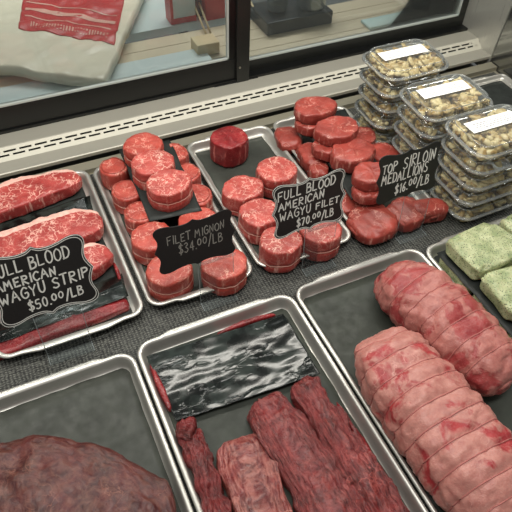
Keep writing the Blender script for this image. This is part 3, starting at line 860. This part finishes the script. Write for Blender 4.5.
for k, (x, y, w, d, l) in enumerate([(.922, .612, .076, .058, 'upper herb coated piece at the back left on black paper'), (1.070, .617, .064, .055, 'upper herb coated piece at the back right of the tray'), (.922, .486, .077, .060, 'second upper herb coated piece with a pale broken corner'), (1.072, .490, .066, .057, 'upper herb coated piece at the right edge of the photo'), (.926, .362, .075, .058, 'third upper herb coated piece nearest the rear roast')]):
    block(l, x - .024, y, w, d, .042, .0485, [.05, .03, -.04, .03, .02][k], 80 + k)

# ---------------------------------------------------------------- clear containers
def merge(vs, fs, v, f):
    b = len(vs); vs += v; fs += [tuple(b + i for i in q) for q in f]

def clamshell(label, cx, cy, z, ang, seed, group, top=False):
    w, d, h = .212, .156, .049
    root = thing('clamshell_container', label, 'container', (cx, cy, z), group)
    root.rotation_euler = (0, 0, ang)
    base = parent_world(root)
    def B(name, loops, mat, cf, cl):
        v, f = loops_mesh(loops, cf, cl)
        v = [(x + base.x, y + base.y, q + base.z) for x, y, q in v]
        return mesh(name, v, f, mat, root)
    def RL(ww, dd, r, zz, flute=0):
        L = []
        for i, (x, y) in enumerate(rloop(ww, dd, r, 6, 12)):
            k = 1 + (flute * (1 if i % 2 else -1))
            L.append((x * k, y * k, zz))
        return L
    B('base', [RL(w * .78, d * .74, .030, .0008), RL(w * .80, d * .76, .032, .003, .006), RL(w * .86, d * .84, .034, .016, .012), RL(w * .91, d * .90, .036, .027, .008), RL(w * .93, d * .92, .036, .028)], M['clam'], True, False)
    B('rim', [RL(w * .93, d * .92, .036, .0275), RL(w, d, .040, .028), RL(w * 1.005, d * 1.005, .041, .030), RL(w, d, .040, .0325), RL(w * .93, d * .92, .036, .033)], M['clamrim'], False, False)
    B('lid', [RL(w * .93, d * .92, .036, .0335), RL(w * .915, d * .90, .036, .036), RL(w * .87, d * .85, .034, .0470), RL(w * .84, d * .81, .033, .0490), RL(w * .80, d * .76, .030, .0486)], M['clam'], False, True)
    # twin ridges round the lid
    bb = MB()
    bb.tube([(x + base.x, y + base.y, base.z + .0492) for x, y in rloop(w * .85, d * .82, .033, 6, 4)], .0011, 5, True)
    bb.tube([(x + base.x, y + base.y, base.z + .0345) for x, y in rloop(w * .955, d * .945, .037, 6, 4)], .0010, 5, True)
    bb.build('ridge', M['clamrim'], root, True)
    # contents: chopped pieces
    rnd = random.Random(seed); vs = []; fs = []
    N = 230 if top else 90
    for _ in range(N):
        lay = rnd.random()
        zz = .009 + .031 * lay
        sx = w * (.34 + .05 * lay); sy = d * (.32 + .05 * lay)
        if top or rnd.random() < .25: px, py = rnd.uniform(-sx, sx), rnd.uniform(-sy, sy)
        else:
            a = rnd.uniform(0, 2 * pi); px, py = max(-sx, min(sx, cos(a) * sx * 1.3)), max(-sy, min(sy, sin(a) * sy * 1.3))
        a, b, c = rnd.uniform(.008, .017), rnd.uniform(.007, .012), rnd.uniform(.004, .008)
        a *= 1.1; b *= 1.15
        r1, r2 = rnd.uniform(0, pi), rnd.uniform(-.8, .8)
        nu, nv = 8, 5; v = []; f = []
        for j in range(nv + 1):
            t = pi * j / nv
            for i in range(nu):
                p = 2 * pi * i / nu
                X = a * sin(t) * cos(p); Y = b * sin(t) * sin(p); Z = c * cos(t)
                k = 1 + .3 * noise.noise(Vector((X * 150 + seed, Y * 150, Z * 150 + _)))
                X *= k; Y *= k
                X, Z = X * cos(r2) - Z * sin(r2), X * sin(r2) + Z * cos(r2)
                X, Y = X * cos(r1) - Y * sin(r1), X * sin(r1) + Y * cos(r1)
                v.append((px + X, py + Y, min(.044, max(.003, zz + Z))))
        for j in range(nv):
            for i in range(nu):
                f.append((j * nu + i, j * nu + (i + 1) % nu, (j + 1) * nu + (i + 1) % nu, (j + 1) * nu + i))
        merge(vs, fs, v, f)
    co = mesh('chopped_mushrooms', [(x * cos(ang) - y * sin(ang) + cx, x * sin(ang) + y * cos(ang) + cy, q + z) for x, y, q in vs], fs, M['pieces'], loc=(cx, cy, z))
    tag(co, 'yellow brown chopped mushroom pieces inside the ' + label.replace('clear clamshell ', 'clear box '), 'mushrooms', 'contents of the clear containers', 'stuff')
    if top:
        lb = MB(); lb.box(base.x - .072, base.x + .068, base.y - .006, base.y + .034, base.z + .0490, base.z + .0495)
        L = lb.build('label', M['white'], root); L['label'] = 'white paper sticker'
        tx = MB(); rr = random.Random(seed)
        for row in range(4):
            x = -.054
            while x < .05:
                wl = rr.uniform(.003, .010)
                y = .021 - row * .0062
                tx.box(base.x + x, base.x + x + wl, base.y + y, base.y + y + .0022, base.z + .0495, base.z + .0497); x += wl + .002
        tx.build('print', M['ink'], L)
    return root

hh = .0502
names = ['bottom', 'second from bottom', 'middle', 'second from top', 'topmost']
rj = random.Random(4)
for (cx, cy, a0, where, key) in [(1.014, 1.158, 0.0, 'of the rear left stack of containers', 'A'), (1.016, .968, -.02, 'of the middle stack of containers', 'B'), (1.040, .811, .01, 'of the front right stack of containers', 'C')]:
    for k in range(5):
        jx, jy = rj.uniform(-.003, .003), rj.uniform(-.001, .001)
        clamshell('clear clamshell container, ' + names[k] + ' ' + where, cx + jx + (-.004 * k if key != 'A' else -.001 * k), cy + jy, .0005 + hh * k, a0 + rj.uniform(-.01, .01), 100 + k + ord(key) * 7, 'clear clamshell containers', k == 4)

# ---------------------------------------------------------------- signs
GL = {
 'A': [[(0, 0), (.45, 1), (.9, 0)], [(.18, .38), (.75, .42)]],
 'B': [[(.1, 0), (.12, 1)], [(.12, 1), (.6, .95), (.65, .7), (.15, .53)], [(.15, .53), (.75, .48), (.75, .1), (.08, 0)]],
 'C': [[(.8, .85), (.5, 1), (.12, .7), (.1, .3), (.4, 0), (.8, .12)]],
 'D': [[(.1, 0), (.12, 1)], [(.0, 1), (.55, .95), (.85, .55), (.6, .1), (.0, 0)]],
 'E': [[(.75, 1), (.1, .97), (.1, 0), (.78, .02)], [(.1, .5), (.6, .53)]],
 'F': [[(.8, 1), (.1, .96), (.12, 0)], [(.12, .52), (.65, .56)]],
 'G': [[(.8, .85), (.5, 1), (.12, .7), (.1, .3), (.4, 0), (.8, .15), (.8, .48), (.5, .46)]],
 'I': [[(.2, 0), (.22, 1)]],
 'L': [[(.12, 1), (.1, 0), (.75, .04)]],
 'M': [[(.0, 0), (.15, 1), (.45, .35), (.78, 1), (.95, 0)]],
 'N': [[(.08, 0), (.12, 1), (.72, .02), (.78, 1)]],
 'O': [[(.45, 1), (.1, .75), (.08, .25), (.42, 0), (.8, .25), (.8, .75), (.45, 1)]],
 'P': [[(.1, 0), (.12, 1)], [(.12, 1), (.65, .95), (.72, .65), (.15, .48)]],
 'R': [[(.1, 0), (.12, 1)], [(.12, 1), (.65, .95), (.68, .65), (.15, .5), (.8, 0)]],
 'S': [[(.75, .88), (.45, 1), (.12, .8), (.3, .55), (.65, .42), (.75, .15), (.4, 0), (.08, .12)]],
 'T': [[(.0, .97), (.85, 1)], [(.42, 1), (.4, 0)]],
 'U': [[(.1, 1), (.1, .25), (.4, 0), (.72, .25), (.75, 1)]],
 'V': [[(.05, 1), (.4, 0), (.8, 1)]],
 'W': [[(.0, 1), (.22, 0), (.48, .7), (.72, 0), (1, 1)]],
 'Y': [[(.05, 1), (.4, .5), (.78, 1)], [(.4, .5), (.38, 0)]],
 '0': [[(.4, 1), (.12, .75), (.12, .25), (.4, 0), (.68, .25), (.68, .75), (.4, 1)]],
 '1': [[(.2, .8), (.35, 1), (.35, 0)]],
 '3': [[(.1, .9), (.45, 1), (.65, .78), (.3, .55), (.7, .3), (.4, 0), (.05, .1)]],
 '4': [[(.55, 0), (.58, 1), (.05, .3), (.8, .34)]],
 '5': [[(.7, 1), (.2, .97), (.15, .58), (.6, .55), (.68, .2), (.35, 0), (.05, .1)]],
 '6': [[(.6, 1), (.2, .6), (.12, .2), (.4, 0), (.68, .22), (.45, .48), (.14, .3)]],
 '7': [[(.05, .97), (.7, 1), (.3, 0)]],
 '$': [[(.75, .82), (.45, .95), (.12, .78), (.3, .55), (.65, .42), (.75, .18), (.4, .05), (.08, .18)], [(.46, 1.12), (.38, -.12)]],
 '.': [[(.1, .02), (.14, .08)]],
 '/': [[(.0, -.15), (.6, 1.15)]],
}
WID = {'I': .42, 'M': 1.12, 'W': 1.15, '.': .35, '/': .7, '1': .6, 'A': 1.0}

def ribbon(vs, fs, pts, w, lay, place):
    """flat stroke with a little thickness"""
    pts = [Vector(p) for p in pts]; b = len(vs); m = len(pts)
    for i, p in enumerate(pts):
        t = (pts[min(m - 1, i + 1)] - pts[max(0, i - 1)]); t = t.normalized() if t.length > 1e-9 else Vector((1, 0))
        n = Vector((-t.y, t.x)) * w / 2
        if i == 0: p = p - t * w * .3
        if i == m - 1: p = p + t * w * .3
        for q in (p + n, p - n):
            vs.append(place(q.x, q.y, lay + .0004)); vs.append(place(q.x, q.y, lay))
    for i in range(m - 1):
        a = b + i * 4; c = a + 4
        fs += [(a, a + 2, c + 2, c), (a + 1, c + 1, c + 3, a + 3), (a, c, c + 1, a + 1), (a + 2, a + 3, c + 3, c + 2)]
    fs += [(b, b + 1, b + 3, b + 2), (b + m * 4 - 4, b + m * 4 - 2, b + m * 4 - 1, b + m * 4 - 3)]

def plaque_outline(w, h):
    q = [(0, 1.0), (.05, .955), (.14, .90), (.30, .885), (.48, .92), (.66, .99), (.80, 1.0), (.90, .95), (.955, .84), (.95, .70), (.915, .56), (.895, .42), (.905, .28), (.945, .14), (1.0, .0)]
    Q = smooth_path(q, 40)
    pts = [(x, y) for x, y in Q]
    pts += [(x, -y) for x, y in Q[::-1][1:]]
    pts += [(-x, -y) for x, y in Q[1:]]
    pts += [(-x, y) for x, y in Q[::-1][1:-1]]
    return [(x * w / 2, y * h / 2) for x, y in pts]

def sign(label, cx, y, cz, w, h, lean, lines, chalk, sw, border, roll=0.0, hx=None, hw=.075, hlabel='', holder_h=None, seed=0):
    rnd = random.Random(seed)
    nrm = Vector((0, -cos(lean), sin(lean)))      # towards the shopper, leaning back
    upv = Vector((0, sin(lean), cos(lean)))
    c0 = Vector((cx, y, cz))
    def place(x, v_, l):
        xr = x * cos(roll) - v_ * sin(roll); vr = x * sin(roll) + v_ * cos(roll)
        return tuple(c0 + Vector((xr, 0, 0)) + upv * vr + nrm * l)
    out = plaque_outline(w, h); n = len(out)
    root = thing('price_sign', label, 'sign', (cx, y, cz))
    v = [place(a, b, .002) for a, b in out] + [place(a, b, 0) for a, b in out]
    f = [tuple(range(n)), tuple(range(n, 2 * n))[::-1]] + [(i, n + i, n + (i + 1) % n, (i + 1) % n) for i in range(n)]
    mesh('board', v, f, M['board'], root, smooth=False)
    if border:
        vs = []; fs = []
        inn = [(a * .955, b * .94) for a, b in out]; ribbon(vs, fs, inn + inn[:2], .0013, .002, place)
        o2 = [(a * .995, b * .993) for a, b in out]; ribbon(vs, fs, o2 + o2[:2], .0011, .002, place)
        mesh('border', vs, fs, M['chalk'], root, smooth=False)
    vs = []; fs = []
    for (txt, x, yb, hgt, wd, slope) in lines:
        cxp = x * w
        tot = sum(WID.get(ch, .92) if ch != ' ' else .55 for ch in txt)
        unit = wd * w / tot; Hh = hgt * h; i0 = cxp
        small = False
        for k, ch in enumerate(txt):
            if ch == ' ': cxp += unit * .55; continue
            wch = WID.get(ch, .92) * unit
            yj = rnd.uniform(-.05, .05) * Hh; hs = rnd.uniform(.92, 1.06)
            ek = .7 if (txt[0] == '$' and '/' in txt and txt.index('.') < k < txt.index('/')) else 1
            up_ = .35 * Hh if ek < 1 else 0
            for strokes in GL[ch]:
                P = []
                for (a, b) in strokes:
                    P.append((cxp + a * unit * .86 + b * Hh * .06, yb * h + (cxp - i0) * slope + yj + up_ + b * Hh * hs * ek))
                sharp = ch in 'AEFLMNTVWYI47/1.KZ'
                if sharp or len(P) < 3:
                    PP = []
                    for q0, q1 in zip(P, P[1:]):
                        for s in range(3): PP.append((q0[0] + (q1[0] - q0[0]) * s / 3, q0[1] + (q1[1] - q0[1]) * s / 3))
                    PP.append(P[-1])
                else: PP = smooth_path(P, len(P) * 4)
                ribbon(vs, fs, PP, sw * rnd.uniform(.85, 1.15), .002, place)
            cxp += wch
    mesh('lettering', vs, fs, chalk, root, smooth=False)
    # clear holder: foot on the mat, upright strip, small lip the board sits in
    hx = cx if hx is None else hx
    hr = thing('sign_holder', hlabel, 'sign holder', (hx, y, 0))
    zb = cz - h / 2 * cos(lean)
    ybot = y - h / 2 * sin(lean)
    zt = cz - h * .05 if holder_h is None else holder_h
    x0, x1 = hx - hw / 2, hx + hw / 2
    yb_ = min(ybot, .776) 
    def yy(z): return yb_ + .003 + max(0, z - .03) * math.tan(lean)
    yl = y + .0015 - (cz - zt) * math.tan(lean)
    m = MB()
    for z0_, z1_, ya, yb2 in [(.0, .04, yb_ + .003, yb_ + .003), (.04, zt, yb_ + .003, yl)]:
        m.quad((x0, ya, z0_), (x1, ya, z0_), (x1, yb2, z1_), (x0, yb2, z1_))
    m.build('back_strip', M['acrylic'], hr)
    MB().box(x0, x1, yb_ - .022, yb_ + .003, .0004, .0024).build('foot', M['acrylic'], hr)
    e = MB()
    for xx in (x0, x1): e.tube([(xx, yb_ + .003, .001), (xx, yb_ + .003, .04), (xx, yl, zt)], .0008, 5)
    e.tube([(x0, yb_ - .022, .0016), (x0, yb_ + .003, .0016)], .0008, 5); e.tube([(x1, yb_ - .022, .0016), (x1, yb_ + .003, .0016)], .0008, 5)
    e.build('strip_edge', M['edge'], hr)
    bx = MB().box(x0, x1, ybot - .006, ybot - .004, zb - .003, zb + .004).box(x0, x1, ybot - .006, ybot + .003, zb - .004, zb - .002)
    bx.build('lip', M['acrylic'], hr)

sign('black scalloped sign reading FULL BLOOD AMERICAN WAGYU STRIP $50.00/LB', -.037, .792, .207, .190, .155, math.radians(14),
     [('FULL BLOOD', -.43, .21, .165, .76, .02), ('AMERICAN', -.42, .03, .125, .58, .02), ('WAGYU STRIP', -.42, -.17, .15, .87, .05), ('$50.00/LB', -.20, -.36, .135, .55, .02)],
     M['chalk'], .0029, True, 0.0, -.030, .090, 'clear holder under the strip steak sign at the left', seed=1)
sign('black scalloped sign with faint lettering FILET MIGNON $34.00/LB', .262, .79, .190, .172, .110, math.radians(12),
     [('FILET MIGNON', -.34, .10, .17, .72, .02), ('$34.00/LB', -.22, -.16, .20, .56, .02)],
     M['chalk_dim'], .0018, False, .0, .302, .080, 'clear holder under the filet mignon sign', seed=2)
sign('black scalloped sign reading FULL BLOOD AMERICAN WAGYU FILET $70.00/LB', .520, .79, .200, .178, .130, math.radians(12),
     [('FULL BLOOD', -.42, .22, .165, .78, .03), ('AMERICAN', -.41, .03, .14, .62, .03), ('WAGYU', -.40, -.17, .15, .43, .03), ('FILET', .08, -.14, .125, .34, .03), ('$70.00/LB', -.18, -.37, .145, .52, .03)],
     M['chalk'], .0026, True, .0, .556, .080, 'clear holder under the wagyu filet sign', seed=3)
sign('black sign reading TOP SIRLOIN MEDALLIONS $16.00/LB beside the containers', .772, .79, .203, .170, .122, math.radians(12),
     [('TOP', -.42, .14, .18, .24, .02), ('SIRLOIN', -.10, .13, .23, .52, .03), ('MEDALLIONS', -.42, -.10, .20, .74, .03), ('$16.00/LB', -.20, -.36, .20, .56, .03)],
     M['chalk'], .0027, False, .0, .818, .078, 'clear holder under the sirloin medallions sign', seed=4)
